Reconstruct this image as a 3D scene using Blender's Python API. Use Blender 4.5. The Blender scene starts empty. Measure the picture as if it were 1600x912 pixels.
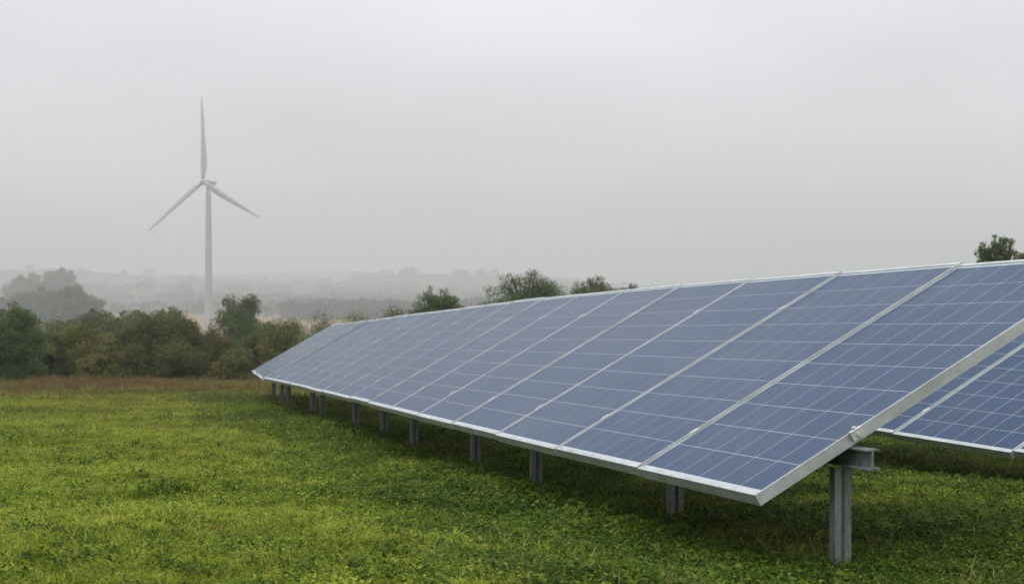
import bpy, math
import numpy as np
from mathutils import Matrix, Vector

R = math.radians
SC = bpy.context.scene
COL = SC.collection
rng = np.random.default_rng(7)

# ------------------------------------------------------------------ camera
CAMZ = 1.0                      # camera height used as the datum of the scene
F = 2297.6                      # focal length in pixels of the 1600 px wide photograph
HORIZON = 440.0
PITCH = math.atan((456 - HORIZON) / F)
cam_d = bpy.data.cameras.new('camera')
cam_d.sensor_width = 36.0
cam_d.lens = F / 1600 * 36.0
cam_d.clip_start = 0.1
cam_d.clip_end = 30000
cam_d.dof.use_dof = True
cam_d.dof.focus_distance = 6.3
cam_d.dof.aperture_fstop = 6.3
cam = bpy.data.objects.new('camera', cam_d)
COL.objects.link(cam)
cam.location = (0, 0, CAMZ)
cam.rotation_euler = (math.pi / 2 - PITCH, 0, 0)
SC.camera = cam

# ------------------------------------------------------------------ world, sun, exposure
SUN_EL, SUN_AZ = R(58), R(200)      # azimuth clockwise from +Y
SKY_STRENGTH = 0.10
w = bpy.data.worlds.new('World'); SC.world = w; w.use_nodes = True
nt = w.node_tree; N = nt.nodes; LK = nt.links
bg = N['Background']
sky = N.new('ShaderNodeTexSky'); sky.sky_type = 'NISHITA'; sky.sun_disc = False
sky.sun_elevation = SUN_EL; sky.sun_rotation = SUN_AZ
sky.dust_density = 6.0; sky.air_density = 1.0
hs = N.new('ShaderNodeHueSaturation'); hs.inputs['Saturation'].default_value = 0.10
LK.new(sky.outputs[0], hs.inputs['Color'])
# overcast: an even cloud sheet, brighter towards the zenith, with faint cloud structure
tc = N.new('ShaderNodeTexCoord'); sep = N.new('ShaderNodeSeparateXYZ')
LK.new(tc.outputs['Generated'], sep.inputs[0])
ramp = N.new('ShaderNodeMapRange'); ramp.inputs[1].default_value = 0.0; ramp.inputs[2].default_value = 1.0
ramp.inputs[3].default_value = 6.25; ramp.inputs[4].default_value = 19.0
LK.new(sep.outputs[2], ramp.inputs[0])
mp = N.new('ShaderNodeMapping'); mp.inputs['Scale'].default_value = (2.0, 2.0, 5.0)
LK.new(tc.outputs['Generated'], mp.inputs[0])
nz = N.new('ShaderNodeTexNoise'); nz.inputs['Scale'].default_value = 1.6; nz.inputs['Detail'].default_value = 5
nz.inputs['Roughness'].default_value = 0.5
LK.new(mp.outputs[0], nz.inputs['Vector'])
nr = N.new('ShaderNodeMapRange'); nr.inputs[1].default_value = 0.3; nr.inputs[2].default_value = 0.7
nr.inputs[3].default_value = 0.91; nr.inputs[4].default_value = 1.09
LK.new(nz.outputs[0], nr.inputs[0])
mul = N.new('ShaderNodeMath'); mul.operation = 'MULTIPLY'
LK.new(ramp.outputs[0], mul.inputs[0]); LK.new(nr.outputs[0], mul.inputs[1])
cl = N.new('ShaderNodeVectorMath'); cl.operation = 'SCALE'; cl.inputs[0].default_value = (0.972, 0.985, 1.03)
LK.new(mul.outputs[0], cl.inputs['Scale'])
mx = N.new('ShaderNodeMix'); mx.data_type = 'RGBA'; mx.inputs[0].default_value = 0.9
LK.new(hs.outputs[0], mx.inputs[6]); LK.new(cl.outputs[0], mx.inputs[7])
LK.new(mx.outputs[2], bg.inputs[0]); bg.inputs[1].default_value = SKY_STRENGTH

sun_d = bpy.data.lights.new('sun', 'SUN'); sun_d.energy = 1.3; sun_d.angle = R(40); sun_d.color = (1, 0.97, 0.92)
sun = bpy.data.objects.new('sun', sun_d); COL.objects.link(sun)
sdir = Vector((math.sin(SUN_AZ) * math.cos(SUN_EL), math.cos(SUN_AZ) * math.cos(SUN_EL), math.sin(SUN_EL)))
sun.rotation_euler = (-sdir).to_track_quat('-Z', 'Y').to_euler()
sun.location = (0, 0, 60)

SC.view_settings.view_transform = 'Standard'; SC.view_settings.look = 'None'
SC.view_settings.gamma = 1.0; SC.view_settings.use_curve_mapping = False
SC.view_settings.exposure = 0.2
SC.render.engine = 'CYCLES'
cy = SC.cycles
cy.use_denoising = True
cy.max_bounces = 8; cy.diffuse_bounces = 3; cy.glossy_bounces = 3; cy.volume_bounces = 4
cy.transparent_max_bounces = 8
cy.caustics_reflective = False; cy.caustics_refractive = False

# ------------------------------------------------------------------ helpers
def at(px, py, depth):
    """point of the place seen at photograph pixel px,py, at this distance along +Y"""
    c, s = math.cos(PITCH), math.sin(PITCH)
    v = (456 - py) / F
    z = depth * (v * c - s) / (c + v * s)
    dep = depth * c - z * s
    return Vector(((px - 800) / F * dep, depth, z + CAMZ))

def tag(o, label=None, cat=None, group=None, kind=None):
    if label: o['label'] = label
    if cat: o['category'] = cat
    if group: o['group'] = group
    if kind: o['kind'] = kind
    return o

def link(o, parent=None):
    COL.objects.link(o)
    if parent is not None: o.parent = parent
    return o

def empty(name, loc=(0, 0, 0), rz=0.0):
    o = bpy.data.objects.new(name, None); o.location = loc; o.rotation_euler.z = rz
    o.empty_display_size = 0.2
    return link(o)

def mesh_np(name, v, f, mat=None, tint=None, smooth=False):
    v = np.asarray(v, np.float32); f = np.asarray(f, np.int32)
    m = bpy.data.meshes.new(name)
    m.vertices.add(len(v)); m.vertices.foreach_set('co', v.ravel())
    n = f.shape[1]
    m.loops.add(f.size); m.loops.foreach_set('vertex_index', f.ravel())
    m.polygons.add(len(f))
    m.polygons.foreach_set('loop_start', np.arange(0, f.size, n, dtype=np.int32))
    m.polygons.foreach_set('loop_total', np.full(len(f), n, np.int32))
    if tint is not None:
        a = m.attributes.new('tint', 'FLOAT', 'FACE'); a.data.foreach_set('value', np.asarray(tint, np.float32))
    if smooth: m.polygons.foreach_set('use_smooth', np.ones(len(f), bool))
    m.update(calc_edges=True)
    if mat: m.materials.append(mat)
    return m

class MB:
    """collects simple solids for one mesh"""
    def __init__(self): self.v = []; self.f = []
    def box(self, x0, x1, y0, y1, z0, z1):
        b = len(self.v)
        self.v += [(x0,y0,z0),(x1,y0,z0),(x1,y1,z0),(x0,y1,z0),(x0,y0,z1),(x1,y0,z1),(x1,y1,z1),(x0,y1,z1)]
        self.f += [tuple(b+i for i in q) for q in ((0,3,2,1),(4,5,6,7),(0,1,5,4),(1,2,6,5),(2,3,7,6),(3,0,4,7))]
        return self
    def extrude(self, prof, p0, p1, ex, ey, closed=True):
        """sweep a 2-D profile (in axes ex, ey) from p0 to p1"""
        b = len(self.v); n = len(prof)
        for p in (p0, p1):
            for (a, c) in prof: self.v.append(tuple(Vector(p) + ex * a + ey * c))
        for i in range(n):
            j = (i + 1) % n
            self.f.append((b+i, b+j, b+n+j, b+n+i))
        self.f.append(tuple(b+i for i in range(n))[::-1]); self.f.append(tuple(b+n+i for i in range(n)))
        return self
    def tube(self, pts, rads, n=8):
        b = len(self.v); P = [Vector(p) for p in pts]
        for i, p in enumerate(P):
            d = (P[min(i+1, len(P)-1)] - P[max(i-1, 0)]).normalized()
            a = d.cross(Vector((0, 0, 1)) if abs(d.z) < .9 else Vector((1, 0, 0))).normalized(); c = d.cross(a)
            for k in range(n):
                t = 2 * math.pi * k / n
                self.v.append(tuple(p + (a * math.cos(t) + c * math.sin(t)) * rads[i]))
        for i in range(len(P) - 1):
            for k in range(n):
                k2 = (k + 1) % n
                self.f.append((b+i*n+k, b+i*n+k2, b+(i+1)*n+k2, b+(i+1)*n+k))
        self.f.append(tuple(b+k for k in range(n))[::-1]); self.f.append(tuple(b+(len(P)-1)*n+k for k in range(n)))
        return self
    def mesh(self, name, mat, smooth=False):
        m = bpy.data.meshes.new(name); m.from_pydata(self.v, [], self.f)
        m.materials.append(mat)
        if smooth: m.polygons.foreach_set('use_smooth', np.ones(len(m.polygons), bool))
        m.update(); return m
    def build(self, name, mat, parent=None, smooth=False):
        return link(bpy.data.objects.new(name, self.mesh(name, mat, smooth)), parent)

# ------------------------------------------------------------------ material helpers
class Mat:
    def __init__(self, name):
        self.m = bpy.data.materials.new(name); self.m.use_nodes = True
        self.t = self.m.node_tree; self.n = self.t.nodes
        self.b = self.n['Principled BSDF']
    def node(self, kind, **kw):
        o = self.n.new(kind)
        for k, v in kw.items():
            if k.startswith('_'): setattr(o, k[1:], v)
        return o
    def link(self, a, b): self.t.links.new(a, b)
    def noise(self, scale, detail=4, rough=.55, coord='pos', stretch=None):
        if coord == 'pos': src = self.node('ShaderNodeNewGeometry').outputs['Position']
        elif coord == 'obj': src = self.node('ShaderNodeTexCoord').outputs['Object']
        else: src = self.node('ShaderNodeUVMap').outputs[0]
        if stretch:
            mpn = self.node('ShaderNodeMapping'); mpn.inputs['Scale'].default_value = stretch
            self.link(src, mpn.inputs[0]); src = mpn.outputs[0]
        o = self.node('ShaderNodeTexNoise'); o.inputs['Scale'].default_value = scale
        o.inputs['Detail'].default_value = detail; o.inputs['Roughness'].default_value = rough
        self.link(src, o.inputs['Vector']); return o.outputs[0]
    def remap(self, s, a, b, c=0., d=1.):
        o = self.node('ShaderNodeMapRange')
        for i, x in zip((1, 2, 3, 4), (a, b, c, d)): o.inputs[i].default_value = x
        self.link(s, o.inputs[0]); return o.outputs[0]
    def mix(self, fac, a, b, mode='MIX'):
        o = self.node('ShaderNodeMix'); o.data_type = 'RGBA'; o.blend_type = mode
        for s, v in ((0, fac), (6, a), (7, b)):
            if hasattr(v, 'is_linked') or hasattr(v, 'node'): self.link(v, o.inputs[s])
            elif s == 0: o.inputs[0].default_value = v
            else: o.inputs[s].default_value = (*v, 1)
        return o.outputs[2]
    def math(self, op, a, b=0.):
        o = self.node('ShaderNodeMath'); o.operation = op
        for i, v in enumerate((a, b)):
            if hasattr(v, 'node'): self.link(v, o.inputs[i])
            else: o.inputs[i].default_value = v
        return o.outputs[0]
    def ramp(self, s, stops):
        o = self.node('ShaderNodeValToRGB'); e = o.color_ramp.elements
        while len(e) < len(stops): e.new(.5)
        for el, (p, c) in zip(e, stops): el.position = p; el.color = (*c, 1)
        self.link(s, o.inputs[0]); return o.outputs[0]
    def color(self, c):
        if hasattr(c, 'node'): self.link(c, self.b.inputs['Base Color'])
        else: self.b.inputs['Base Color'].default_value = (*c, 1)
        return self
    def set(self, **kw):
        for k, v in kw.items():
            key = {'rough': 'Roughness', 'metal': 'Metallic', 'coat': 'Coat Weight', 'coat_rough': 'Coat Roughness',
                   'spec': 'Specular IOR Level', 'ior': 'IOR'}[k]
            if hasattr(v, 'node'): self.link(v, self.b.inputs[key])
            else: self.b.inputs[key].default_value = v
        return self
    def bump(self, h, dist=.01, strength=.5):
        o = self.node('ShaderNodeBump'); o.inputs['Distance'].default_value = dist; o.inputs['Strength'].default_value = strength
        self.link(h, o.inputs['Height']); self.link(o.outputs[0], self.b.inputs['Normal']); return self

def foliage_mat(name, stops, patch=None, trans=.35, rough=.55):
    """leaf material: random per leaf, tint attribute per clump, translucent"""
    M = Mat(name)
    isl = M.node('ShaderNodeNewGeometry').outputs['Random Per Island']
    at_ = M.node('ShaderNodeAttribute'); at_.attribute_name = 'tint'
    t = M.math('ADD', M.math('MULTIPLY', isl, .45), M.math('MULTIPLY', at_.outputs['Fac'], .55))
    c = M.ramp(t, stops)
    M.color(c).set(rough=rough, spec=.25)
    tr = M.node('ShaderNodeBsdfTranslucent'); M.link(c, tr.inputs['Color'])
    ms = M.node('ShaderNodeMixShader'); ms.inputs[0].default_value = trans
    out = M.n['Material Output']
    M.link(M.b.outputs[0], ms.inputs[1]); M.link(tr.outputs[0], ms.inputs[2]); M.link(ms.outputs[0], out.inputs[0])
    return M.m

# ------------------------------------------------------------------ terrain
def smooth(a, b, x):
    t = np.clip((x - a) / (b - a), 0, 1); return t * t * (3 - 2 * t)

_ph = rng.uniform(0, 6.28, (40, 2)); 
def vnoise(x, y, scale, seed=0, octaves=3):
    """cheap smooth noise from summed rotated sines"""
    r = np.random.default_rng(seed); o = np.zeros_like(x, dtype=float); amp = 1.; tot = 0
    s = 1. / scale
    for k in range(octaves):
        for j in range(4):
            a = r.uniform(0, 6.283); p = r.uniform(0, 6.283, 2)
            u = x * math.cos(a) + y * math.sin(a); vv = -x * math.sin(a) + y * math.cos(a)
            o += amp * np.sin(u * s * r.uniform(.7, 1.4) + p[0] + 1.3 * np.sin(vv * s * .8 + p[1])) / 4
        tot += amp; amp *= .5; s *= 2.1
    return o / tot

VALLEY = -24.0
def ground_rel(x, y):
    """ground height relative to the camera"""
    x = np.asarray(x, float); y = np.asarray(y, float)
    near = -0.975 - 0.0522 * (np.minimum(y, 60) - 4.87) - .053 * np.maximum(y - 60, 0) * .9
    near = np.maximum(near, -60)
    t = smooth(120, 420, y)
    z = near * (1 - t) + VALLEY * t
    hill = smooth(1500, 2900, y) * (36 + 44 * vnoise(x * 1.5, y, 330, 3, 3)) * (1 - .85 * smooth(-150, 300, x)) + smooth(900, 1700, y) * 5 * vnoise(x, y, 350, 9, 2)
    z = z + hill * (y > 800)
    d = np.hypot(x, y)
    bump = .045 * vnoise(x, y, 1.3, 5, 3) + .03 * vnoise(x, y, .45, 6, 2)
    z = z + bump * smooth(1.5, 4, d) * (1 - smooth(50, 90, d)) + .5 * vnoise(x, y, 25, 8, 2) * smooth(60, 140, d)
    return z
def gz(x, y): return float(ground_rel(np.array([x]), np.array([y]))[0]) + CAMZ

def graded(lo, hi, fine_lo, fine_hi, step, growth):
    xs = list(np.arange(fine_lo, fine_hi + 1e-6, step)); s = step
    while xs[-1] < hi: s *= growth; xs.append(xs[-1] + s)
    s = step; left = [fine_lo]
    while left[-1] > lo: s *= growth; left.append(left[-1] - s)
    return np.array(left[:0:-1] + xs)

def make_ground():
    xs = graded(-3300, 3300, -7, 7, .16, 1.07); ys = graded(-240, 5200, 2, 18, .16, 1.045)
    X, Y = np.meshgrid(xs, ys); Z = ground_rel(X, Y) + CAMZ
    nx, ny = len(xs), len(ys)
    i = np.arange(nx * ny).reshape(ny, nx)
    f = np.stack([i[:-1, :-1], i[:-1, 1:], i[1:, 1:], i[1:, :-1]], -1).reshape(-1, 4)
    M = Mat('meadow_soil')
    pos = M.node('ShaderNodeNewGeometry').outputs['Position']
    a = M.ramp(M.noise(.9, 6, .65), [(.3, (.030, .036, .009)), (.5, (.055, .068, .014)), (.68, (.095, .10, .025))])
    b = M.ramp(M.noise(18, 5, .7), [(.35, (.045, .035, .018)), (.6, (.10, .115, .03))])
    nearc = M.mix(.5, a, b)
    farc = M.ramp(M.noise(.012, 3, .5), [(.35, (.025, .036, .018)), (.55, (.048, .060, .028)), (.7, (.085, .078, .045))])
    sp = M.node('ShaderNodeSeparateXYZ'); M.link(pos, sp.inputs[0])
    M.color(M.mix(M.remap(sp.outputs[1], 60, 150), nearc, farc)).set(rough=.95, spec=.1)
    M.bump(M.noise(40, 5, .7), .03, .8)
    g = link(bpy.data.objects.new('ground', mesh_np('ground', np.stack([X, Y, Z], -1).reshape(-1, 3), f, M.m, smooth=True)))
    tag(g, kind='structure'); return g
make_ground()

# far fields: sheets lying on the valley floor
def field(cx, cy, wx, wy, col1, col2, rz=0., name='field'):
    n = 30; u = np.linspace(-1, 1, n); U, V = np.meshgrid(u, u)
    edge = 1 + .06 * vnoise(U * 3, V * 3, 1., int(cx) % 97, 2)
    lx, ly = U * wx / 2 * edge, V * wy / 2 * edge
    X = cx + lx * math.cos(rz) - ly * math.sin(rz); Y = cy + lx * math.sin(rz) + ly * math.cos(rz)
    Z = ground_rel(X, Y) + CAMZ + .25
    i = np.arange(n * n).reshape(n, n); f = np.stack([i[:-1, :-1], i[:-1, 1:], i[1:, 1:], i[1:, :-1]], -1).reshape(-1, 4)
    M = Mat('far_' + name); M.color(M.mix(M.remap(M.noise(.02, 4, .6, stretch=(1, 3, 1)), .35, .65), col1, col2)).set(rough=1., spec=.05)
    o = link(bpy.data.objects.new(name, mesh_np(name, np.stack([X, Y, Z], -1).reshape(-1, 3), f, M.m)))
    tag(o, kind='structure')

field(-215, 930, 330, 240, (.24, .15, .085), (.17, .13, .06))
field(-110, 800, 150, 180, (.25, .155, .09), (.18, .13, .07), .05)
field(-260, 1290, 520, 330, (.06, .09, .045), (.085, .11, .05), -.04)
field(-60, 1450, 300, 300, (.12, .15, .08), (.16, .18, .10), .05)
field(60, 1150, 260, 200, (.14, .15, .08), (.20, .18, .10), .02)

# ------------------------------------------------------------------ materials of the arrays
def make_cell_mat():
    M = Mat('solar_cell')
    uv = M.node('ShaderNodeUVMap').outputs[0]
    sx = M.node('ShaderNodeSeparateXYZ'); M.link(uv, sx.inputs[0])
    # two bus bars running up the slope, fine fingers across
    tri = M.math('ABSOLUTE', M.math('SUBTRACT', M.math('FRACT', M.math('MULTIPLY', sx.outputs[0], 3.0)), .5))
    bus = M.math('LESS_THAN', tri, .010)
    isl = M.node('ShaderNodeNewGeometry').outputs['Random Per Island']
    orn = M.node('ShaderNodeObjectInfo').outputs['Random']
    rv = M.math('FRACT', M.math('ADD', isl, orn))
    cryst = M.node('ShaderNodeTexVoronoi'); cryst.inputs['Scale'].default_value = 60
    M.link(M.node('ShaderNodeNewGeometry').outputs['Position'], cryst.inputs['Vector'])
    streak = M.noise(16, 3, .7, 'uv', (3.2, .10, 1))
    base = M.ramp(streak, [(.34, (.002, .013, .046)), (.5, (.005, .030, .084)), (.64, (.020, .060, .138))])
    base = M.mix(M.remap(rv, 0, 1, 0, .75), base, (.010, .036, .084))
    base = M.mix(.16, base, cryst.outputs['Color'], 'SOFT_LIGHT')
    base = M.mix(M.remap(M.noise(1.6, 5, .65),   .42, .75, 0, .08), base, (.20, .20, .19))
    c = M.mix(M.math('MULTIPLY', bus, .20), base, (.40, .43, .50))
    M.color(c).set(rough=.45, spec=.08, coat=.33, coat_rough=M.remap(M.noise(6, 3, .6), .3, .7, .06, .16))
    M.b.inputs['Coat IOR'].default_value = 1.22
    return M.m
def make_backsheet_mat():
    M = Mat('white_backsheet'); M.color((.36, .40, .44)).set(rough=.5, spec=.1, coat=.33, coat_rough=.1); M.b.inputs['Coat IOR'].default_value = 1.22; return M.m
def make_frame_mat():
    M = Mat('anodised_aluminium')
    c = M.mix(M.remap(M.noise(9, 5, .65), .35, .7), (.47, .50, .50), (.31, .335, .325))
    M.color(c).set(rough=M.remap(M.noise(30, 3), .3, .7, .38, .55), metal=.55)
    return M.m
def make_steel_mat():
    M = Mat('galvanised_steel')
    v = M.node('ShaderNodeTexVoronoi'); v.inputs['Scale'].default_value = 55
    M.link(M.node('ShaderNodeTexCoord').outputs['Object'], v.inputs['Vector'])
    sx = M.node('ShaderNodeSeparateXYZ'); M.link(v.outputs['Color'], sx.inputs[0])
    sp = M.mix(sx.outputs[0], (.115, .138, .128), (.160, .188, .175))
    st = M.noise(9, 5, .7, 'obj', (3, 3, .5))
    c = M.mix(M.remap(st, .50, .64, 0, .8), sp, (.060, .052, .038))
    M.color(c).set(rough=.55, metal=.3); return M.m
def make_clamp_mat():
    M = Mat('clamp_metal'); M.color(M.mix(M.remap(M.noise(60), .4, .6), (.56, .58, .57), (.44, .46, .45))).set(rough=.45, metal=.4); return M.m
CELL, BACK, FRAME, STEEL, CLAMP = make_cell_mat(), make_backsheet_mat(), make_frame_mat(), make_steel_mat(), make_clamp_mat()

# ------------------------------------------------------------------ one solar panel (local: x along the row, y up the slope, z out of the face)
PW, PL, PH = .989, 1.66, .040
LIPX, LIPY = .008, .020
def panel_frame_mesh():
    b = MB()
    b.box(0, LIPX, 0, PL, -PH, 0); b.box(PW - LIPX, PW, 0, PL, -PH, 0)
    b.box(LIPX, PW - LIPX, 0, LIPY, -PH, -.0006); b.box(LIPX, PW - LIPX, PL - LIPY, PL, -PH, -.0006)
    return b.mesh('panel_frame', FRAME)
def backsheet_mesh():
    return MB().box(LIPX - .004, PW - LIPX + .004, LIPY - .004, PL - LIPY + .004, -.009, -.0045).mesh('backsheet', BACK)
NX, NY = 6, 10
MX0, MX1, MY0, MY1 = .013, PW - .013, .034, PL - .034
CPX, CPY = (MX1 - MX0) / NX, (MY1 - MY0) / NY
GAP = .0029
def cell_arrays(ox, oy):
    x0, x1, y0, y1 = ox + GAP * .68, ox + CPX - GAP * .68, oy + GAP / 2, oy + CPY - GAP / 2
    z0, z1 = -.0046, -.0041
    v = [(x0,y0,z1),(x1,y0,z1),(x1,y1,z1),(x0,y1,z1),(x0,y0,z0),(x1,y0,z0),(x1,y1,z0),(x0,y1,z0)]
    f = [(0,1,2,3),(4,5,1,0),(5,6,2,1),(6,7,3,2),(7,4,0,3)]
    uv = [(0,0),(1,0),(1,1),(0,1)] + [(0,0)] * 16
    return v, f, uv
def cells_mesh(name, origins):
    V, Fc, UV = [], [], []
    for (T, ox, oy) in origins:
        v, f, uv = cell_arrays(ox, oy); b = len(V)
        V += [tuple(T @ Vector(p)) for p in v] if T is not None else v
        Fc += [tuple(b + i for i in q) for q in f]; UV += uv
    m = bpy.data.meshes.new(name); m.from_pydata(V, [], Fc); m.materials.append(CELL)
    l = m.uv_layers.new(name='UVMap'); l.data.foreach_set('uv', np.array(UV, np.float32).ravel()); m.update()
    return m
M_FRAME, M_BACK = panel_frame_mesh(), backsheet_mesh()
M_CELL = cells_mesh('cell', [(None, 0, 0)])

def clamp_mesh():
    b = MB(); b.box(-.012, .012, -.016, .016, .001, .0035); b.box(-.006, .006, -.03, .03, -.04, .0015)
    b.tube([(0, 0, .0035), (0, 0, .006)], [.005, .005], 6); return b.mesh('clamp', CLAMP)
M_CLAMP = clamp_mesh()

def cell_parts(panel):
    for i in range(NX):
        for j in range(NY):
            c = bpy.data.objects.new('cell', M_CELL); c.location = (MX0 + i * CPX, MY0 + j * CPY, 0); link(c, panel)

def frame_matrix(p0, p1, u):
    """panel matrix: p0 lower corner at the far side so that x runs towards the camera side"""
    x = (p0 - p1).normalized(); z = x.cross(u).normalized(); y = z.cross(x).normalized()
    M = Matrix.Identity(4)
    for i, a in enumerate((x, y, z)):
        for r in range(3): M[r][i] = a[r]
    o = p1 + x * ((p0 - p1).length - PW) / 2
    M.translation = o
    return M

def add_panel(root, T, single):
    inv = root.matrix_basis.inverted()
    p = bpy.data.objects.new('solar_panel', M_FRAME); p.matrix_basis = inv @ T; link(p, root)
    b = bpy.data.objects.new('backsheet', M_BACK); link(b, p)
    if single: cell_parts(p)
    return p

Z = Vector((0, 0, 1))
def i_profile(h, wd, t):
    a = wd / 2
    return [(-a, 0), (a, 0), (a, t), (t/2, t), (t/2, h-t), (a, h-t), (a, h), (-a, h), (-a, h-t), (-t/2, h-t), (-t/2, t), (-a, t)]
def post(root, x, y, ztop, ex, height_into=.35, wd=.062):
    """rolled post with a shallow groove down its face"""
    g = gz(x, y); base = g - height_into
    a, d = wd / 2, .036
    prof = [(-a, -d/2), (-a*.25, -d/2), (-a*.12, -d/2+.012), (a*.12, -d/2+.012), (a*.25, -d/2), (a, -d/2), (a, d/2), (a-.006, d/2),
            (a-.006, -d/2+.018), (-a+.006, -d/2+.018), (-a+.006, d/2), (-a, d/2)]
    ey = Z.cross(ex)
    m = MB().extrude(prof, (0, 0, 0), (0, 0, ztop - base), ex, ey).mesh('post', STEEL)
    o = bpy.data.objects.new('post', m); o.location = Vector((x, y, base)) - root.location; link(o, root); return o

# ------------------------------------------------------------------ front row
PF = [0.7796158916496284, 4.688574597716351, -0.6787744740478768, 0.31093716871087945, 0.4938602916881999, -0.3388492159066473,
      -0.0586025041162567, 0.011495395900982235, 0.6657846212740478, -0.2347642500631302, 0.04009155083892073, -0.026197632055400825]
A1 = PF[3]
DV, NV = Vector((-math.sin(A1), math.cos(A1), 0)), Vector((math.cos(A1), math.sin(A1), 0))
def row_low(k):
    q = k / 10
    return Vector((PF[0], PF[1], PF[2] + CAMZ)) + DV * k + Z * (PF[5]*q + PF[6]*q*q + PF[7]*q**3) + NV * (PF[8]*q*q + PF[9]*q**3)
def row_up(k):
    q = k / 10; t = PF[4] + PF[10]*q + PF[11]*q*q
    return NV * math.cos(t) + Z * math.sin(t)

def build_row(name, label, ks, low, upv, single, posts, s_beam=.24, group='rows of ground mounted solar panels', beam_over=.085):
    """ks: seam numbers from the camera end; low(k), upv(k): lower edge and slope direction"""
    p0 = low(ks[0]); root = empty(name, (p0.x, p0.y, gz(p0.x, p0.y)))
    tag(root, label, 'solar array', group)
    bpy.context.view_layer.update()
    inv = root.matrix_basis.inverted(); rest = []
    r = np.random.default_rng(int(abs(p0.y) * 100))
    for i in range(len(ks) - 1):
        a, b = low(ks[i]), low(ks[i + 1]); u = (upv(ks[i]) + upv(ks[i + 1])).normalized()
        T = frame_matrix(a, b, u)
        T = T @ Matrix.Translation((0, r.normal(0, .004), r.normal(0, .0015))) @ Matrix.Rotation(r.normal(0, .0008), 4, 'X') @ Matrix.Rotation(r.normal(0, .0012), 4, 'Y')
        sg = i in single
        add_panel(root, T, sg)
        if not sg:
            for ii in range(NX):
                for jj in range(NY): rest.append((inv @ T, MX0 + ii * CPX, MY0 + jj * CPY))
        # clamps on the seam towards the far side
        for yy in (.28, 1.30):
            if i < 12:
                c = bpy.data.objects.new('clamp', M_CLAMP); c.matrix_basis = inv @ T @ Matrix.Translation((-.008, yy, 0)); link(c, root)
    if rest:
        o = link(bpy.data.objects.new('far_cells', cells_mesh('far_cells', rest)), root); tag(o, kind='stuff')
    # beams under the panels
    for s, nm in ((s_beam, 'beam'), (.76, 'beam')):
        step = 4
        for i in range(0, len(ks) - 1, step):
            j = min(i + step, len(ks) - 1)
            def pt(k):
                u = upv(k); nrm = (low(ks[0]) - low(ks[-1])).normalized().cross(u).normalized()
                return low(k) + u * (s * PL) - nrm * (PH + .004)
            q0, q1 = pt(ks[i]), pt(ks[j]); ax = (q1 - q0).normalized()
            if i == 0: q0 = q0 - ax * (beam_over if s < .5 else -.9)
            u = upv(ks[i]); ex = ax.cross(Z).normalized(); ey = ex.cross(ax).normalized()
            m = MB().extrude(i_profile(-.066, .052, -.006), q0 - ey * .012 - root.location, q1 - ey * .012 - root.location, ex, ey)
            m.build(nm, STEEL, root)
    # posts, rafters and end clamp
    for k in posts:
        u = upv(k); c = low(k) + u * (s_beam * PL)
        post(root, c.x, c.y, c.z - .122, NV if name == 'solar_row' else NV)
        if k < .5: continue
        nrm = (low(ks[0]) - low(ks[-1])).normalized().cross(u).normalized()
        m = MB(); b0 = low(k) + u * (.20 * PL) - nrm * (PH + .05); b1 = low(k) + u * (.9 * PL) - nrm * (PH + .05)
        m.extrude([(-.02, -.03), (.02, -.03), (.02, .03), (-.02, .03)], b0 - root.location, b1 - root.location, DV, nrm)
        m.build('rafter', STEEL, root)
    return root

main_ks = [i for i in range(0, 17)]
row1 = build_row('solar_row', 'long front row of blue solar panels running away across the meadow', main_ks, row_low, row_up,
                 {0, 1, 2, 3, 4}, [.08, 1.44, 3.41, 4.79, 6.85, 8.27, 9.98, 12.63, 13.53, 16.03])
# end clamp with bolt where the beam meets the near panel's side
u0 = row_up(0); ec = row_low(0) + u0 * (.245 * PL)
m = MB(); m.box(-.030, .030, -.012, .014, -.034, .004); m.box(-.03, .03, -.016, .004, .004, .009); m.tube([(0, 0, .008), (0, 0, .02)], [.010, .009], 6)
m.tube([(.0, -.012, -.015), (.0, -.028, -.015)], [.012, .011], 6)
o = m.build('end_clamp', CLAMP, row1)
xx = (row_low(0) - row_low(1)).normalized(); zz = xx.cross(u0).normalized()
o.matrix_basis = row1.matrix_basis.inverted() @ Matrix(((u0.x, -xx.x, zz.x, ec.x), (u0.y, -xx.y, zz.y, ec.y), (u0.z, -xx.z, zz.z, ec.z), (0, 0, 0, 1))) @ Matrix.Scale(.75, 4)

# far table at the end of the front row, a little higher and turned
fb = at(393, 579, 26.6)
fa = row_low(16) + row_up(16) * -.03 + Z * .012 + DV * .004
fup_dir = (at(515, 508, 27.1) - fb).normalized()
def far_low(k): return fa + (fb - fa) * (k / 6)
def far_up(k): return row_up(16).lerp(fup_dir, k / 6).normalized()
row3 = build_row('solar_table', 'short far end table of solar panels stepped up behind the front row', list(range(7)), far_low, far_up,
                 set(), [1.5, 4.6], beam_over=0)

# second row at the right
O2 = Vector((2.259, 8.723, -.896 + CAMZ)); A2, T2 = .404, .474
D2, N2 = Vector((-math.sin(A2), math.cos(A2), .004)), Vector((math.cos(A2), math.sin(A2), 0))
def r2_low(k): return O2 + D2 * (k - 3)
def r2_up(k): return N2 * math.cos(T2) + Z * math.sin(T2)
row2 = build_row('solar_row', 'second row of darker blue solar panels behind the near post at right edge', list(range(0, 9)), r2_low, r2_up,
                 {1, 2, 3}, [-.0, 4.6, 7.2])

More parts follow.
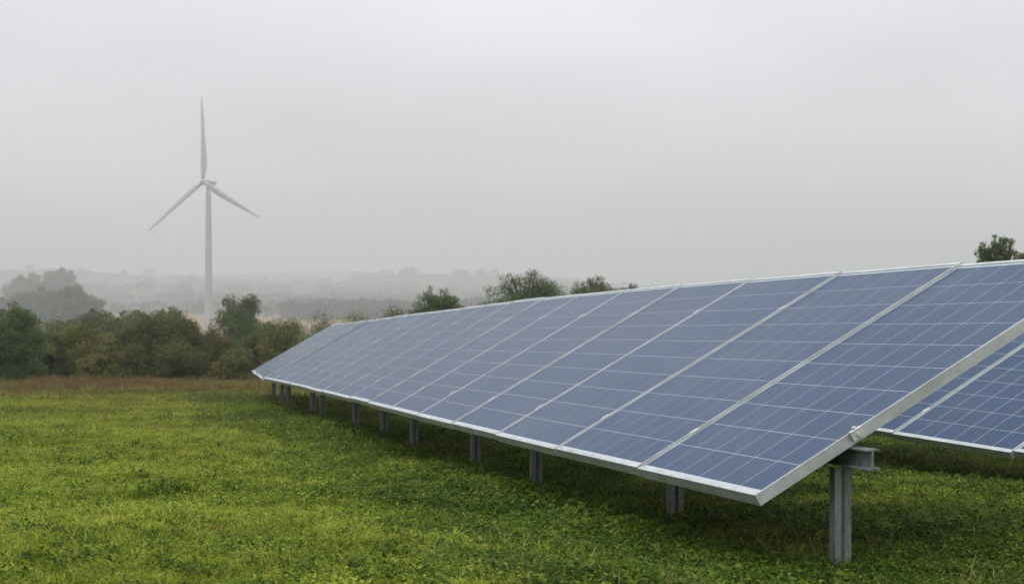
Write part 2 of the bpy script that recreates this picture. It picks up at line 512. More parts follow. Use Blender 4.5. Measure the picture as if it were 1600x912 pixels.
# ------------------------------------------------------------------ wind turbine
def turbine():
    M = Mat('turbine_white'); M.color(M.mix(M.remap(M.noise(.35, 4), .35, .65), (.31, .33, .33), (.26, .28, .28))).set(rough=.4)
    Md = Mat('turbine_fittings_grey'); Md.color((.35, .37, .38)).set(rough=.5)  # one even grey for the tower door and wind vane
    D = 750.; b = at(326, 500, D); gx, gy = b.x, b.y; g = gz(gx, gy)
    hub = at(320.5, 285, D)
    root = empty('wind_turbine', (gx, gy, g)); tag(root, 'tall white three blade wind turbine standing in the fog', 'wind turbine')
    H = hub.z - g
    n = 14; pts = [(0, 0, -2 + (H - .6) * i / n) for i in range(n + 1)]
    MB().tube(pts, [2.25 - .95 * (i / n) ** .85 for i in range(n + 1)], 24).build('tower', M.m, root, True)
    MB().box(-.5, .5, -2.32, -2.1, 1.5, 4.0).build('tower_door', Md.m, root)
    yaw = R(32); ax = Vector((-math.sin(yaw), -math.cos(yaw), .06)).normalized()   # towards the wind
    side = Z.cross(ax).normalized(); up = ax.cross(side).normalized()
    top = Vector((0, 0, H))
    prof = [(-1.5, -1.3), (1.5, -1.3), (1.75, -.6), (1.75, .9), (1.2, 1.6), (-1.2, 1.6), (-1.75, .9), (-1.75, -.6)]
    nc = MB()
    for (d0, d1) in ((-4.6, 2.2),): nc.extrude([(p[0] * .72, p[1] * .68) for p in prof], top + ax * d0, top + ax * d1, side, up)
    nac = nc.build('nacelle', M.m, root)
    MB().tube([top - ax * 4.0 + up * 1.0, top - ax * 4.0 + up * 2.4], [.1, .07], 6).build('wind_vane', Md.m, nac)
    hc = top + ax * 3.9
    MB().tube([hc - ax * 1.7, hc - ax * .8, hc + ax * .4, hc + ax * 1.3, hc + ax * 1.8], [1.5, 1.7, 1.6, 1.0, .15], 16).build('hub', M.m, root, True)
    for kk in range(3):
        th = R(4.) + kk * 2 * math.pi / 3
        rd = up * math.cos(th) + side * math.sin(th) * 1.0
        # side points to the viewer's left or right depending on yaw; keep the leaning of the photograph
        rd = (up * math.cos(th) - side * math.sin(th)) if side.x > 0 else (up * math.cos(th) + side * math.sin(th))
        tg = ax.cross(rd).normalized(); V, Fc = [], []; ns = 18; npf = 10; Rr = 44.
        for i in range(ns + 1):
            s = i / ns; r = 1.2 + (Rr - 1.2) * s
            ch = 1.9 + (3.7 - 1.9) * smooth(0, .2, s) if s < .2 else 3.7 * (1 - (s - .2) / .8) ** .85 * .83 + .58
            th_ = 1.9 * (1 - smooth(0, .2, s)) + ch * (.26 - .12 * s) * smooth(0, .2, s)
            tw = R(16) * (1 - s) ** 1.6 + R(2)
            cd = tg * math.cos(tw) + ax * math.sin(tw); td = ax * math.cos(tw) - tg * math.sin(tw)
            c0 = hc + rd * r + ax * (.6 * s * s)
            for q in range(npf):
                a = 2 * math.pi * q / npf
                V.append(tuple(c0 + cd * (math.cos(a) * ch / 2 - ch * .18 * smooth(0, .2, s)) + td * math.sin(a) * th_ / 2))
        for i in range(ns):
            for q in range(npf):
                q2 = (q + 1) % npf; Fc.append((i*npf+q, i*npf+q2, (i+1)*npf+q2, (i+1)*npf+q))
        Fc.append(tuple(range(npf))[::-1]); Fc.append(tuple(ns*npf+q for q in range(npf)))
        mm = bpy.data.meshes.new('blade'); mm.from_pydata(V, [], Fc); mm.materials.append(M.m)
        mm.polygons.foreach_set('use_smooth', np.ones(len(Fc), bool)); mm.update()
        link(bpy.data.objects.new('blade', mm), root)
turbine()

# ------------------------------------------------------------------ foliage
def leaf_quads(P, size, r, up_bias=.3):
    """pointed leaves (kite quads) at points P"""
    n = len(P)
    d = r.normal(size=(n, 3)); d[:, 2] += up_bias; d /= np.linalg.norm(d, axis=1, keepdims=True)
    a = r.normal(size=(n, 3)); a -= (a * d).sum(1, keepdims=True) * d; a /= np.linalg.norm(a, axis=1, keepdims=True)
    s = size * r.uniform(.6, 1.35, (n, 1))
    nn = np.cross(d, a)
    v = np.stack([P - d * s * .5, P + a * s * .32 + nn * s * .08, P + d * s * .5, P - a * s * .32 + nn * s * .08], 1).reshape(-1, 3)
    f = np.arange(4 * n).reshape(n, 4)
    return v, f

BARK = Mat('bark'); BARK.color(BARK.mix(BARK.remap(BARK.noise(12, 5, .7, 'obj', (3, 3, .6)), .35, .65), (.055, .045, .035), (.11, .10, .085))).set(rough=.9, spec=.1)
BARK = BARK.m

def shrub(name, label, cat, base, w_, h_, mat, seed, clumps=60, leaves=130, leaf=.06, depth=None, group=None, gaps=.0, tmean=.5, tspread=.28, trunk=False, shape=1.0, spray=.19):
    """woody plant: stems that fork out to clumps, leaves spread round each clump"""
    r = np.random.default_rng(seed); dp = depth or w_ * .8
    root = empty(name, base); tag(root, label, cat, group)
    # clump centres through an uneven dome
    th = r.uniform(0, 2 * math.pi, clumps); rad = np.sqrt(r.uniform(.02, 1, clumps)); hh = r.uniform(.06, 1, clumps) if not trunk else r.uniform(.12, 1, clumps) ** .6
    lob = 1 + .22 * np.sin(th * 3 + seed) + .15 * np.sin(th * 5 + 2 * seed)
    prof = np.clip(1 - np.abs((hh - (.42 if not trunk else .58)) / .60) ** 3, 0.10, 1) ** .5 * shape
    cx = np.cos(th) * rad * prof * lob * w_ / 2; cy_ = np.sin(th) * rad * prof * lob * dp / 2
    tk = .45 if trunk else 1.
    topn = 1 + tk * (.20 * np.sin(cx / w_ * 7 + seed * 1.7) + .12 * np.sin(cx / w_ * 15 + seed))
    cz = hh * h_ * (1 - (1 - topn) * hh)
    C = np.stack([cx, cy_, cz], 1)
    if trunk:
        q = r.normal(size=(clumps, 3)); q /= np.linalg.norm(q, axis=1, keepdims=True); q *= r.uniform(.05, 1, (clumps, 1)) ** .36
        az = np.arctan2(q[:, 1], q[:, 0]); el = q[:, 2]
        q *= (1 + .13 * np.sin(3 * az + seed) + .10 * np.sin(7 * el + 2 * az + seed * 2) + r.normal(0, .035, clumps))[:, None]
        ch_ = min(h_ * .85, w_ * 1.05)
        C = q * np.array([w_ / 2, dp / 2, ch_ / 2]) + np.array([0, 0, h_ - ch_ / 2])
    cs = spray * min(w_, h_ * 1.4) * r.uniform(.55, 1.25, clumps)
    tint = np.clip(r.normal(tmean, tspread, clumps), 0, 1)
    cnt = r.poisson(leaves * (cs / cs.mean()) ** 1.5) + 10
    idx = np.repeat(np.arange(clumps), cnt)
    g = r.normal(size=(len(idx), 3)); g /= np.linalg.norm(g, axis=1, keepdims=True)
    g *= r.uniform(.15, 1, (len(idx), 1)) ** .6
    g[:, 2] *= .85
    P = C[idx] + g * cs[idx][:, None]
    kz = h_ / np.percentile(P[:, 2], 99.6); kx = w_ / 2 / np.percentile(np.abs(P[:, 0]), 98)
    P *= np.array([kx, kx, kz]); C *= np.array([kx, kx, kz])
    keep = P[:, 2] > .0
    P = P[keep]; idx = idx[keep]
    v, f = leaf_quads(P, leaf, r)
    o = link(bpy.data.objects.new('foliage', mesh_np('foliage', v, f, mat, tint=tint[idx])), root)
    # stems
    mb = MB(); ns = 1 if trunk else r.integers(4, 7)
    order = np.argsort(-C[:, 2])[:max(10, min(40, clumps // 3))]
    roots = [(r.uniform(-.12, .12) * w_ * (0 if trunk else 1), r.uniform(-.1, .1) * dp * (0 if trunk else 1), -.1) for _ in range(ns)]
    rb = (.028 if trunk else .012) * h_
    forks = []
    for q in roots:
        t = Vector((q[0] * 1.6, q[1] * 1.6, h_ * (.36 if trunk else .3))); forks.append(t)
        mb.tube([q, Vector(q).lerp(t, .5) + Vector((r.normal(0, .02) * w_, 0, 0)), t], [rb * 1.25, rb, rb * .8], 7)
    for c in order:
        e = Vector(C[c]); t = min(forks, key=lambda q: (q - e).length)
        mid = t.lerp(e, .5) + Vector((r.normal(0, .03) * w_, r.normal(0, .03) * w_, .05 * h_))
        mb.tube([t, mid, e, e + Vector((r.normal(0, .04) * w_, r.normal(0, .04) * w_, cs[c] * (.25 if trunk else .9)))], [rb * .6, rb * .4, rb * .2, rb * .07], 5)
    mb.build('trunk' if trunk else 'stem', BARK, root)
    return root

G_OLIVE = foliage_mat('olive_leaves', [(.0, (0.031, 0.040, 0.012)), (.35, (0.070, 0.090, 0.025)), (.62, (0.116, 0.124, 0.034)), (.85, (0.178, 0.147, 0.046)), (1., (0.202, 0.116, 0.050))])
G_GREEN = foliage_mat('green_leaves', [(.0, (0.028, 0.053, 0.016)), (.45, (0.062, 0.102, 0.028)), (.8, (0.109, 0.147, 0.040)), (1., (0.171, 0.171, 0.046))])
G_BROWN = foliage_mat('russet_leaves', [(.0, (.040, .040, .016)), (.4, (.082, .084, .030)), (.7, (.120, .098, .038)), (1., (.160, .092, .045))])
G_YELL = foliage_mat('yellowing_leaves', [(.0, (0.054, 0.070, 0.019)), (.45, (0.132, 0.147, 0.037)), (.8, (0.217, 0.202, 0.054)), (1., (0.264, 0.186, 0.062))])

HD = 47.
def hedge(px, top, width_px, mat, label, seed, D=HD, tm=.5, name='shrub', cat='shrub', group='shrubs of the hedge', clumps=90, leaves=170, leaf=.060, **kw):
    b = at(px, 500, D); g = gz(b.x, b.y); t = at(px, top, D).z
    return shrub(name, label, cat, (b.x, b.y, g - .03), width_px / F * D, t - g, mat, seed, clumps=clumps, leaves=leaves, leaf=leaf, tmean=tm, group=group, **kw)

hedge(-2, 485, 142, G_GREEN, 'dense dark green rounded bush at the left edge of the meadow', 11, D=43.5, tm=.30, clumps=220, leaves=190, leaf=.055, spray=.11)
hedge(78, 520, 76, G_OLIVE, 'low dull olive bush right of the dark green bush', 12, tm=.5)
hedge(128, 508, 92, G_YELL, 'yellowish olive bush in the left part of the hedge', 13, tm=.38)
hedge(182, 496, 104, G_OLIVE, 'olive bush with a pale tan top left of the turbine', 14, tm=.6)
hedge(246, 488, 112, G_OLIVE, 'broad dark olive bush left of the turbine tower', 15, tm=.45, clumps=90)
hedge(300, 500, 86, G_BROWN, 'brownish olive bush just below the turbine tower', 16, tm=.45)
hedge(342, 516, 70, G_BROWN, 'low russet bush right below the turbine tower', 17, tm=.55)
hedge(384, 520, 90, G_OLIVE, 'olive bush behind the far tip of the front row', 18, tm=.5)
hedge(150, 540, 70, G_YELL, 'short yellow green bush at the front foot of the hedge', 19, D=45.5, tm=.45, clumps=40)
hedge(215, 536, 90, G_OLIVE, 'short dark bush at the foot of the hedge left of centre', 20, D=45.5, tm=.35, clumps=50)
hedge(290, 532, 90, G_OLIVE, 'short dark olive bush at the hedge foot under the turbine', 21, D=45.5, tm=.35, clumps=50)
hedge(362, 545, 80, G_OLIVE, 'short olive bush at the hedge foot by the far panel tip', 22, D=45.5, tm=.6, clumps=50)
hedge(440, 500, 100, G_YELL, 'yellow olive shrub behind the far corner of the panels', 23, D=50, tm=.4)
hedge(398, 482, 96, G_GREEN, 'dark green shrub standing behind the hedge right of turbine', 24, D=62, tm=.35, clumps=90)
hedge(378, 463, 78, G_OLIVE, 'hazy taller bush just right of the turbine tower', 25, D=95, tm=.4, leaf=.13, clumps=80)
hedge(494, 491, 130, G_OLIVE, 'olive brown shrub above the far end of the panel row', 26, D=60, tm=.6)
hedge(562, 489, 140, G_OLIVE, 'low olive shrub behind the top edge of the panels', 27, D=64, tm=.5)
hedge(632, 484, 140, G_OLIVE, 'low grey green shrub left of the lone round bush', 28, D=75, tm=.35, leaf=.1)
hedge(686, 453, 80, G_GREEN, 'small round dark bush rising above the panel edge', 29, D=58, tm=.60, clumps=360, leaves=46, leaf=.06, trunk=True, spray=.10)
hedge(822, 427, 128, G_GREEN, 'widest leafy tree crown above the panel top edge', 30, D=56, tm=.55, trunk=True, name='tree', cat='tree', group='small trees behind the panels', clumps=420, leaves=64, spray=.095, leaf=.06)
hedge(928, 434, 84, G_GREEN, 'hazy small tree crown right of the widest one', 31, D=78, tm=.60, trunk=True, name='tree', cat='tree', group='small trees behind the panels', clumps=300, leaf=.085, leaves=36, spray=.10)
hedge(978, 444, 44, G_GREEN, 'tiny hazy tree top at the panel edge mid picture', 32, D=90, tm=.5, trunk=True, name='tree', cat='tree', group='small trees behind the panels', clumps=120, leaf=.09, leaves=36, spray=.12)
hedge(1560, 369, 74, G_GREEN, 'dark tree top peeking over the panels at far right', 33, D=38, tm=.75, trunk=True, name='tree', cat='tree', group='small trees behind the panels', clumps=170, leaves=60, leaf=.042, spray=.085)
hedge(1606, 392, 30, G_GREEN, 'bare little twig top at the right picture edge', 34, D=38, tm=.5, trunk=True, name='tree', cat='tree', group='small trees behind the panels', clumps=24, leaves=30, leaf=.06)

hedge(96, 499, 100, G_OLIVE, 'hazy olive bush between the dark green bush and the hedge', 35, D=66, tm=.45)
hedge(318, 506, 60, G_OLIVE, 'low bush hiding the foot of the turbine tower', 36, D=58, tm=.4)
hedge(46, 505, 70, G_OLIVE, 'dull bush peeping out behind the dark green bush', 37, D=60, tm=.5)

# misty trees down the slope at the left
def misty(px, top, wpx, D, seed, label, mat=G_OLIVE, tm=.4):
    b = at(px, 480, D); g = gz(b.x, b.y); t = at(px, top, D).z
    shrub('tree', label, 'tree', (b.x, b.y, g - .1), wpx / F * D, t - g, mat, seed, clumps=380, leaves=32, leaf=.0017 * D, trunk=True, group='misty trees down the slope', tmean=tm, spray=.10)
misty(24, 462, 70, 640, 41, 'misty tree behind the dark bush at the left edge')
misty(58, 452, 66, 620, 42, 'misty olive tree second from the left edge')
misty(116, 449, 72, 560, 43, 'clearest misty tree left of the turbine with a broad crown')
misty(42, 431, 60, 1000, 44, 'faint grey tree in the fog near the left edge')
misty(92, 423, 50, 1000, 45, 'faintest tall grey tree behind the misty ones')
misty(150, 486, 90, 120, 46, 'low hazy bush behind the hedge below the brown field', tm=.5)
misty(210, 486, 80, 125, 47, 'second low hazy bush behind the hedge below the field', tm=.45)
misty(262, 484, 70, 130, 48, 'third low hazy bush behind the hedge near the turbine', tm=.45)
misty(20, 478, 80, 110, 49, 'hazy shrub just behind the dark green bush', tm=.4)

G_FAR = foliage_mat('far_dark_leaves', [(.0, (.012, .018, .008)), (.5, (.028, .036, .015)), (1., (.050, .052, .024))])
# far woods and hedgerows: one mass each
def wood(name, label, pts, seed, mat, h=(7, 12), per=160, leaf=1.3):
    r = np.random.default_rng(seed); V, Fs, T = [], [], []; b = 0
    for (x, y) in pts:
        hh = r.uniform(*h); ww = hh * r.uniform(1.0, 2.4); g = gz(x, y)
        q = r.normal(size=(per, 3)); q /= np.linalg.norm(q, axis=1, keepdims=True); q *= r.uniform(.3, 1, (per, 1)) ** .5
        P = np.array([x, y, g + hh * .5]) + q * np.array([ww / 2, ww / 2, hh * .52])
        v, f = leaf_quads(P, leaf * hh / 9, r); V.append(v); Fs.append(f + b); b += len(v); T.append(np.full(per, r.uniform(.1, .7)))
    o = link(bpy.data.objects.new(name, mesh_np(name, np.concatenate(V), np.concatenate(Fs), mat, tint=np.concatenate(T))))
    tag(o, label, 'wood', kind='stuff')
def line(x0, y0, x1, y1, n, jit, seed):
    r = np.random.default_rng(seed); t = np.linspace(0, 1, n)
    return [(x0 + (x1 - x0) * a + r.normal(0, jit), y0 + (y1 - y0) * a + r.normal(0, jit)) for a in t]
wood('far_hedgerow', 'faint hedgerow along the far side of the brown field', line(-420, 1080, -190, 1110, 60, 3, 1) + line(-190, 1110, -40, 1060, 40, 4, 2), 51, G_FAR, (6, 11))
wood('far_copse', 'grey misty copse beyond the brown field right of the turbine', line(-140, 900, -10, 960, 60, 12, 3) + line(-120, 930, 20, 1000, 50, 14, 4), 52, G_FAR, (8, 15))
wood('far_woodland', 'pale woodland fading into the fog on the low hill', line(-600, 1640, 150, 1700, 120, 14, 5) + line(-300, 1500, -60, 1540, 60, 8, 15) + line(-700, 1920, 300, 1980, 130, 25, 6), 53, G_FAR, (9, 15), 120, 1.7)
wood('ridge_woodland', 'hardly visible wooded ridge at the foggy skyline', line(-900, 2500, 900, 2600, 150, 90, 7), 54, G_FAR, (8, 15), 100, 2.4)

# ------------------------------------------------------------------ grass and ground cover
def blade_verts(r, n, h, wd, spread, bend, curl=1.):
    V, Fq = [], []
    for i in range(n):
        a = r.uniform(0, 6.283); ro = spread * math.sqrt(r.uniform(0, 1)); ra = r.uniform(0, 6.283)
        x, y = ro * math.cos(ra), ro * math.sin(ra)
        hh = h * r.uniform(.45, 1.2); be = bend * r.uniform(.3, 1.5) * hh; w2 = wd * r.uniform(.7, 1.3) / 2
        dx, dy = math.cos(a), math.sin(a); sx, sy = -dy * w2, dx * w2
        b = len(V)
        V += [(x - sx, y - sy, -.01), (x + sx, y + sy, -.01), (x + dx*be*.35 - sx*.9, y + dy*be*.35 - sy*.9, hh*.55), (x + dx*be*.35 + sx*.9, y + dy*be*.35 + sy*.9, hh*.55),
              (x + dx*be, y + dy*be, hh * (1 - .25 * bend))]
        Fq += [(b, b+1, b+3), (b, b+3, b+2), (b+2, b+3, b+4)]
    return V, Fq
def leafy_verts(r, n, h, ls, spread):
    V, Fq = [], []
    for i in range(n):
        a = r.uniform(0, 6.283); ro = spread * math.sqrt(r.uniform(0, 1)); ra = r.uniform(0, 6.283)
        c = Vector((ro * math.cos(ra), ro * math.sin(ra), h * r.uniform(.25, 1.1)))
        d = Vector((math.cos(a), math.sin(a), r.normal(.1, .35))).normalized(); sd = d.cross(Z).normalized(); l = ls * r.uniform(.6, 1.4)
        nn = sd.cross(d) * (-.12 * l)
        b = len(V)
        V += [tuple(c - d*l*.5), tuple(c - d*l*.12 + sd*l*.27 + nn), tuple(c + d*l*.2 + sd*l*.22 + nn), tuple(c + d*l*.55), tuple(c + d*l*.2 - sd*l*.22 + nn), tuple(c - d*l*.12 - sd*l*.27 + nn)]
        Fq += [(b, b+1, b+5), (b+1, b+2, b+4), (b+1, b+4, b+5), (b+2, b+3, b+4)]
    return V, Fq

def grass_mat(name, stops, brown, yellow):
    M = Mat(name)
    isl = M.node('ShaderNodeNewGeometry').outputs['Random Per Island']
    orn = M.node('ShaderNodeObjectInfo').outputs['Random']
    big = M.remap(M.noise(.42, 4, .6), .32, .68)
    sm = M.remap(M.noise(4.5, 5, .75), .34, .66)
    t = M.math('ADD', M.math('ADD', M.math('MULTIPLY', isl, .34), .06), M.math('ADD', M.math('MULTIPLY', big, .17), M.math('ADD', M.math('MULTIPLY', sm, .22), M.math('MULTIPLY', orn, .22))))
    c = M.ramp(t, stops)
    pos = M.node('ShaderNodeNewGeometry').outputs['Position']
    sp = M.node('ShaderNodeSeparateXYZ'); M.link(pos, sp.inputs[0])
    band = M.remap(sp.outputs[1], 9, 36)                     # the far strip has gone over to dry brown seed heads
    dry = M.math('MULTIPLY', band, M.remap(M.noise(.35, 4, .65), .24, .60))
    dead = M.remap(M.noise(1.7, 4, .7, stretch=(1, 1, 1)), .60, .74, 0, .8)
    dead = M.math('MULTIPLY', dead, M.remap(isl, .35, .8))
    f = M.math('MAXIMUM', M.math('MULTIPLY', dry, .85), dead)
    c = M.mix(f, c, M.mix(isl, brown, yellow))
    M.color(c).set(rough=.6, spec=.07)
    tr = M.node('ShaderNodeBsdfTranslucent'); M.link(c, tr.inputs['Color'])
    ms = M.node('ShaderNodeMixShader'); ms.inputs[0].default_value = .45
    M.link(M.b.outputs[0], ms.inputs[1]); M.link(tr.outputs[0], ms.inputs[2]); M.link(ms.outputs[0], M.n['Material Output'].inputs[0])
    return M.m
GRASS = grass_mat('meadow_grass', [(.28, (.026, .044, .004)), (.40, (.098, .150, .011)), (.55, (.200, .255, .020)), (.70, (.35, .375, .055))], (.082, .060, .020), (.135, .110, .040))
WEED = grass_mat('broad_leaf_cover', [(.26, (.014, .032, .004)), (.44, (.042, .080, .008)), (.60, (.088, .140, .014)), (.76, (.18, .23, .035))], (.07, .05, .022), (.14, .11, .05))
CLOVER = grass_mat('clover', [(.28, (.042, .076, .006)), (.42, (.118, .185, .015)), (.58, (.218, .290, .027)), (.72, (.38, .42, .07))], (.11, .08, .032), (.22, .18, .07))
DRY = grass_mat('dry_grass', [(.2, (.075, .060, .022)), (.5, (.125, .092, .036)), (.8, (.17, .13, .055))], (.095, .050, .026), (.15, .095, .045))

STRAW = grass_mat('straw', [(.2, (.16, .12, .05)), (.5, (.30, .24, .10)), (.8, (.42, .36, .18))], (.16, .09, .05), (.34, .26, .12))
def variants(maker, mat, name, n=5):
    out = []
    for i in range(n):
        V, Fq = maker(np.random.default_rng(100 + i)); m = bpy.data.meshes.new(name + '_source'); m.from_pydata(V, [], Fq); m.materials.append(mat); m.update()
        out.append(bpy.data.objects.new(name + '_source', m))
    return out
def scatter(name, label, cat, P, scale, sources, seed):
    """one stuff object that instances the source tufts on given points"""
    r = np.random.default_rng(seed); n = len(P)
    me = bpy.data.meshes.new(name); me.vertices.add(n); me.vertices.foreach_set('co', np.asarray(P, np.float32).ravel())
    a = me.attributes.new('sc', 'FLOAT_VECTOR', 'POINT'); s = np.asarray(scale)[:, None] * np.ones((1, 3)); s[:, 2] *= r.uniform(.75, 1.25, n); a.data.foreach_set('vector', s.astype(np.float32).ravel())
    a = me.attributes.new('rt', 'FLOAT_VECTOR', 'POINT'); rt = np.stack([r.normal(0, .12, n), r.normal(0, .12, n), r.uniform(0, 6.283, n)], 1); a.data.foreach_set('vector', rt.astype(np.float32).ravel())
    a = me.attributes.new('vi', 'INT', 'POINT'); a.data.foreach_set('value', r.integers(0, len(sources), n).astype(np.int32))
    me.update()
    o = link(bpy.data.objects.new(name, me)); tag(o, label, cat, kind='stuff')
    ng = bpy.data.node_groups.new(name + '_nodes', 'GeometryNodeTree')
    ng.interface.new_socket('Geometry', in_out='INPUT', socket_type='NodeSocketGeometry'); ng.interface.new_socket('Geometry', in_out='OUTPUT', socket_type='NodeSocketGeometry')
    gi, go = ng.nodes.new('NodeGroupInput'), ng.nodes.new('NodeGroupOutput')
    gi_ = ng.nodes.new('GeometryNodeGeometryToInstance')
    for s_ in sources[::-1]:
        oi = ng.nodes.new('GeometryNodeObjectInfo'); oi.inputs['Object'].default_value = s_; oi.inputs['As Instance'].default_value = False
        ng.links.new(oi.outputs['Geometry'], gi_.inputs[0])
    ip = ng.nodes.new('GeometryNodeInstanceOnPoints'); ip.inputs['Pick Instance'].default_value = True
    def nat(nm, ty):
        q = ng.nodes.new('GeometryNodeInputNamedAttribute'); q.data_type = ty; q.inputs['Name'].default_value = nm
        return [x for x in q.outputs if x.enabled and x.name == 'Attribute'][0]
    join = ng.nodes.new('GeometryNodeJoinGeometry')
    ng.nodes.remove(gi_)
    for s_ in sources:
        oi = ng.nodes.new('GeometryNodeObjectInfo'); oi.inputs['Object'].default_value = s_; oi.inputs['As Instance'].default_value = True
        ng.links.new(oi.outputs['Geometry'], join.inputs[0])
    for q in [x for x in ng.nodes if x.bl_idname == 'GeometryNodeObjectInfo' and not x.outputs['Geometry'].is_linked]: ng.nodes.remove(q)
    e2r = ng.nodes.new('FunctionNodeEulerToRotation')
    ng.links.new(nat('rt', 'FLOAT_VECTOR'), e2r.inputs[0])
    ng.links.new(gi.outputs[0], ip.inputs['Points']); ng.links.new(join.outputs[0], ip.inputs['Instance'])
    ng.links.new(nat('vi', 'INT'), ip.inputs['Instance Index']); ng.links.new(e2r.outputs[0], ip.inputs['Rotation']); ng.links.new(nat('sc', 'FLOAT_VECTOR'), ip.inputs['Scale'])
    ng.links.new(ip.outputs[0], go.inputs[0])
    md = o.modifiers.new('scatter', 'NODES'); md.node_group = ng
    return o

def sample(n, d0, d1, power, seed, half=.52):
    """points in a wide wedge in front of the camera, thinning out with distance"""
    r = np.random.default_rng(seed); u = r.uniform(0, 1, n); e = 2 - power
    D = (d0 ** e + u * (d1 ** e - d0 ** e)) ** (1 / e) if abs(e) > 1e-6 else d0 * (d1 / d0) ** u
    x = D * r.uniform(-half, half, n)
    return x, D, r
def row_off(x, y):
    """signed distance right of the front row's lower edge, and along it"""
    rel = np.stack([x - PF[0], y - PF[1]], 1)
    k = rel @ np.array([DV.x, DV.y]); q = k / 10
    return rel @ np.array([NV.x, NV.y]) - (PF[8]*q*q + PF[9]*q**3), k

def lushness(x, y):
    """where broad leaved plants grow: in the damp shade along and in front of the row"""
    n_, k = row_off(x, y)
    l = np.exp(-np.maximum(0, np.abs(n_ - .35) - .45) ** 2 / .30) * smooth(-6., -1., k + 0*k) * 1.0
    right = smooth(.2, 1.2, n_) * .55
    return np.clip(np.maximum(l, right) * (1 - smooth(18, 25, k)) * (1 + .5 * vnoise(x, y, .7, 21, 3)), 0, 1)

x, y, r = sample(120000, 3.6, 50, 1.55, 61)
L_ = lushness(x, y); keep = r.uniform(0, 1, len(x)) > .72 * L_
x, y = x[keep], y[keep]
tall = 1 + .5 * vnoise(x, y, .7, 31, 3) + .5 * vnoise(x, y, .16, 36, 2) + .8 * np.clip(vnoise(x, y, .35, 32, 2) - .40, 0, 1)
bare = vnoise(x, y, .33, 37, 3) + .4 * vnoise(x, y, 2.2, 38, 2)
ok = (bare > -.62) | (np.random.default_rng(5).uniform(0, 1, len(x)) < .25)
x, y, tall = x[ok], y[ok], tall[ok]
sc = (.72 + .030 * y) * np.clip(tall, .35, 2.1)
scatter('grass', 'short green meadow grass across the foreground', 'grass', np.stack([x, y, ground_rel(x, y) + CAMZ], 1), sc,
        variants(lambda q: blade_verts(q, 34, .042, .0040, .075, 1.15), GRASS, 'grass_tuft'), 1)
x, y, r = sample(80000, 3.6, 30, 1.5, 62)
L_ = lushness(x, y); keep = r.uniform(0, 1, len(x)) < L_ + .04
x, y = x[keep], y[keep]
sc = (.75 + .03 * y) * np.clip(1 + .55 * vnoise(x, y, .5, 33, 3), .4, 1.9)
n_, k = row_off(x, y); sc = sc * (1 + .25 * np.exp(-((n_ + .02) / .22) ** 2) * (k > -.3))
px_, py_, ps_ = [], [], []
for kp in (.08, 1.44, 3.41, 4.79, 6.85, 8.27, 9.98, 12.63, 13.53, 16.03):
    c = row_low(kp) + row_up(kp) * (.24 * PL); m_ = 26 if kp < .5 else 55
    a_ = r.uniform(0, 6.283, m_); q_ = r.uniform(.05, .34, m_)
    px_.append(c.x + np.cos(a_) * q_); py_.append(c.y + np.sin(a_) * q_); ps_.append(r.uniform(.7, 1.2 if kp < .5 else 1.6, m_))
x = np.concatenate([x] + px_); y = np.concatenate([y] + py_); sc = np.concatenate([sc] + ps_)
scatter('ground_cover', 'dark leafy weeds growing under and along the panels', 'weeds', np.stack([x, y, ground_rel(x, y) + CAMZ], 1), sc,
        variants(lambda q: leafy_verts(q, 30, .055, .021, .075), WEED, 'weed_tuft'), 2)
x, y, r = sample(70000, 3.6, 26, 1.5, 65)
keep = (vnoise(x, y, .22, 41, 3) + .5 * vnoise(x, y, 1.4, 42, 2) > .02) & (lushness(x, y) < .75)
x, y = x[keep], y[keep]
scatter('clover', 'small pale green clover leaves dotted through the grass', 'clover', np.stack([x, y, ground_rel(x, y) + CAMZ], 1), (.7 + .028 * y) * r.uniform(.6, 1.3, len(x)),
        variants(lambda q: leafy_verts(q, 16, .042, .017, .05), CLOVER, 'clover_tuft'), 5)
x, y, r = sample(24000, 16, 50, .6, 63)
keep = r.uniform(0, 1, len(x)) < smooth(20, 46, y) * np.clip(.45 + 1.3 * vnoise(x, y, 2.6, 35, 3), .03, 1)
n_, k = row_off(x, y); keep &= ~((np.abs(n_) < 2) & (k < 22))
x, y = x[keep], y[keep]
scatter('dry_grass', 'reddish brown dry grass strip in front of the hedge', 'grass', np.stack([x, y, ground_rel(x, y) + CAMZ], 1), r.uniform(.8, 1.9, len(x)),
        variants(lambda q: blade_verts(q, 18, .14, .008, .12, .5), DRY, 'dry_tuft'), 3)

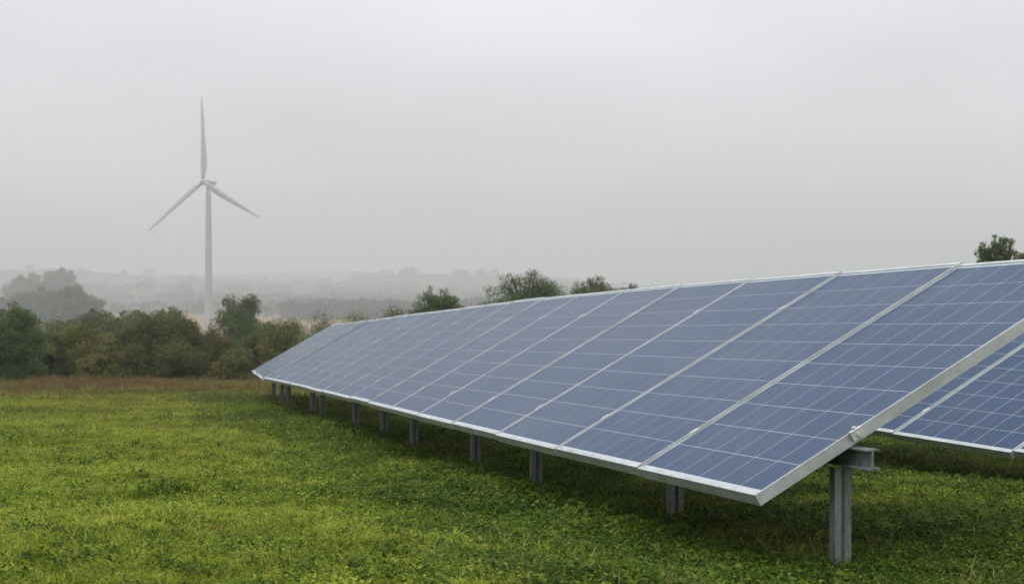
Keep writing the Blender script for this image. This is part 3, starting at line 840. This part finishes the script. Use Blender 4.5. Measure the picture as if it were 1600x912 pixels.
x, y, r = sample(9000, 3.8, 26, 1.4, 64)
keep = vnoise(x, y, 1.1, 39, 3) + .3 * vnoise(x, y, .3, 40, 2) > .12
x, y = x[keep], y[keep]
scatter('dry_stalks', 'thin straw coloured dead stalks among the meadow grass', 'grass', np.stack([x, y, ground_rel(x, y) + CAMZ], 1), r.uniform(.5, 1.2, len(x)) * (.8 + .02 * y),
        variants(lambda q: blade_verts(q, 5, .085, .0026, .09, .7), STRAW, 'stalk'), 4)
x, y, r = sample(26000, 4.0, 30, 1.3, 66)
keep = vnoise(x, y, .5, 44, 3) + .35 * vnoise(x, y, 2.5, 45, 2) > .42
x, y = x[keep], y[keep]
scatter('withered_grass', 'brown withered grass patches scattered in the meadow', 'grass', np.stack([x, y, ground_rel(x, y) + CAMZ], 1), r.uniform(.35, .75, len(x)) * (.8 + .03 * y),
        variants(lambda q: blade_verts(q, 16, .07, .0045, .07, 1.2), DRY, 'withered_tuft'), 6)
# single tussocks that stand out in the meadow
def tussock(px, py, wd, ht, label, seed, mat=WEED):
    lo_, hi_ = 3., 60.
    for _ in range(50):
        mid = (lo_ + hi_) / 2; p = at(px, py, mid)
        if p.z > gz(p.x, p.y): lo_ = mid
        else: hi_ = mid
    p = at(px, py, lo_); r = np.random.default_rng(seed)
    root = empty('grass_tussock', (p.x, p.y, gz(p.x, p.y))); tag(root, label, 'tussock', 'grass tussocks')
    V, Fq = blade_verts(r, 240, ht, .006, wd / 2, .9); m = bpy.data.meshes.new('blades'); m.from_pydata(V, [], Fq); m.materials.append(GRASS)
    link(bpy.data.objects.new('blades', m), root)
    V, Fq = leafy_verts(r, 90, ht * .7, .04, wd / 2); m = bpy.data.meshes.new('leaves'); m.from_pydata(V, [], Fq); m.materials.append(mat)
    link(bpy.data.objects.new('leaves', m), root)
tussock(262, 778, .30, .13, 'dark tufted grass clump in the middle of the left meadow', 71)
tussock(236, 783, .20, .09, 'smaller dark tuft touching the clump on the left meadow', 72)
tussock(150, 846, .42, .07, 'long flat grass tuft low in the left foreground', 73)
tussock(640, 742, .40, .12, 'leafy dark clump beside the front row mid way', 74)
tussock(480, 668, .50, .16, 'leafy clump at the foot of the far posts', 75)

# ------------------------------------------------------------------ haze
hx, y0, y1, z0, z1 = 3800., -280., 6000., CAMZ - 80., CAMZ + 108.
hz = MB().box(-hx, hx, y0, y1, z0, z1)
HM = bpy.data.materials.new('haze'); HM.use_nodes = True; ht = HM.node_tree
for q in list(ht.nodes): ht.nodes.remove(q)
ho = ht.nodes.new('ShaderNodeOutputMaterial'); pv = ht.nodes.new('ShaderNodeVolumePrincipled')
pv.inputs['Color'].default_value = (.70, .705, .70, 1); pv.inputs['Density'].default_value = .0007; pv.inputs['Anisotropy'].default_value = .1
ht.links.new(pv.outputs[0], ho.inputs['Volume'])
hob = hz.build('haze', HM); tag(hob, 'pale even fog lying over the whole valley', 'fog', kind='stuff')
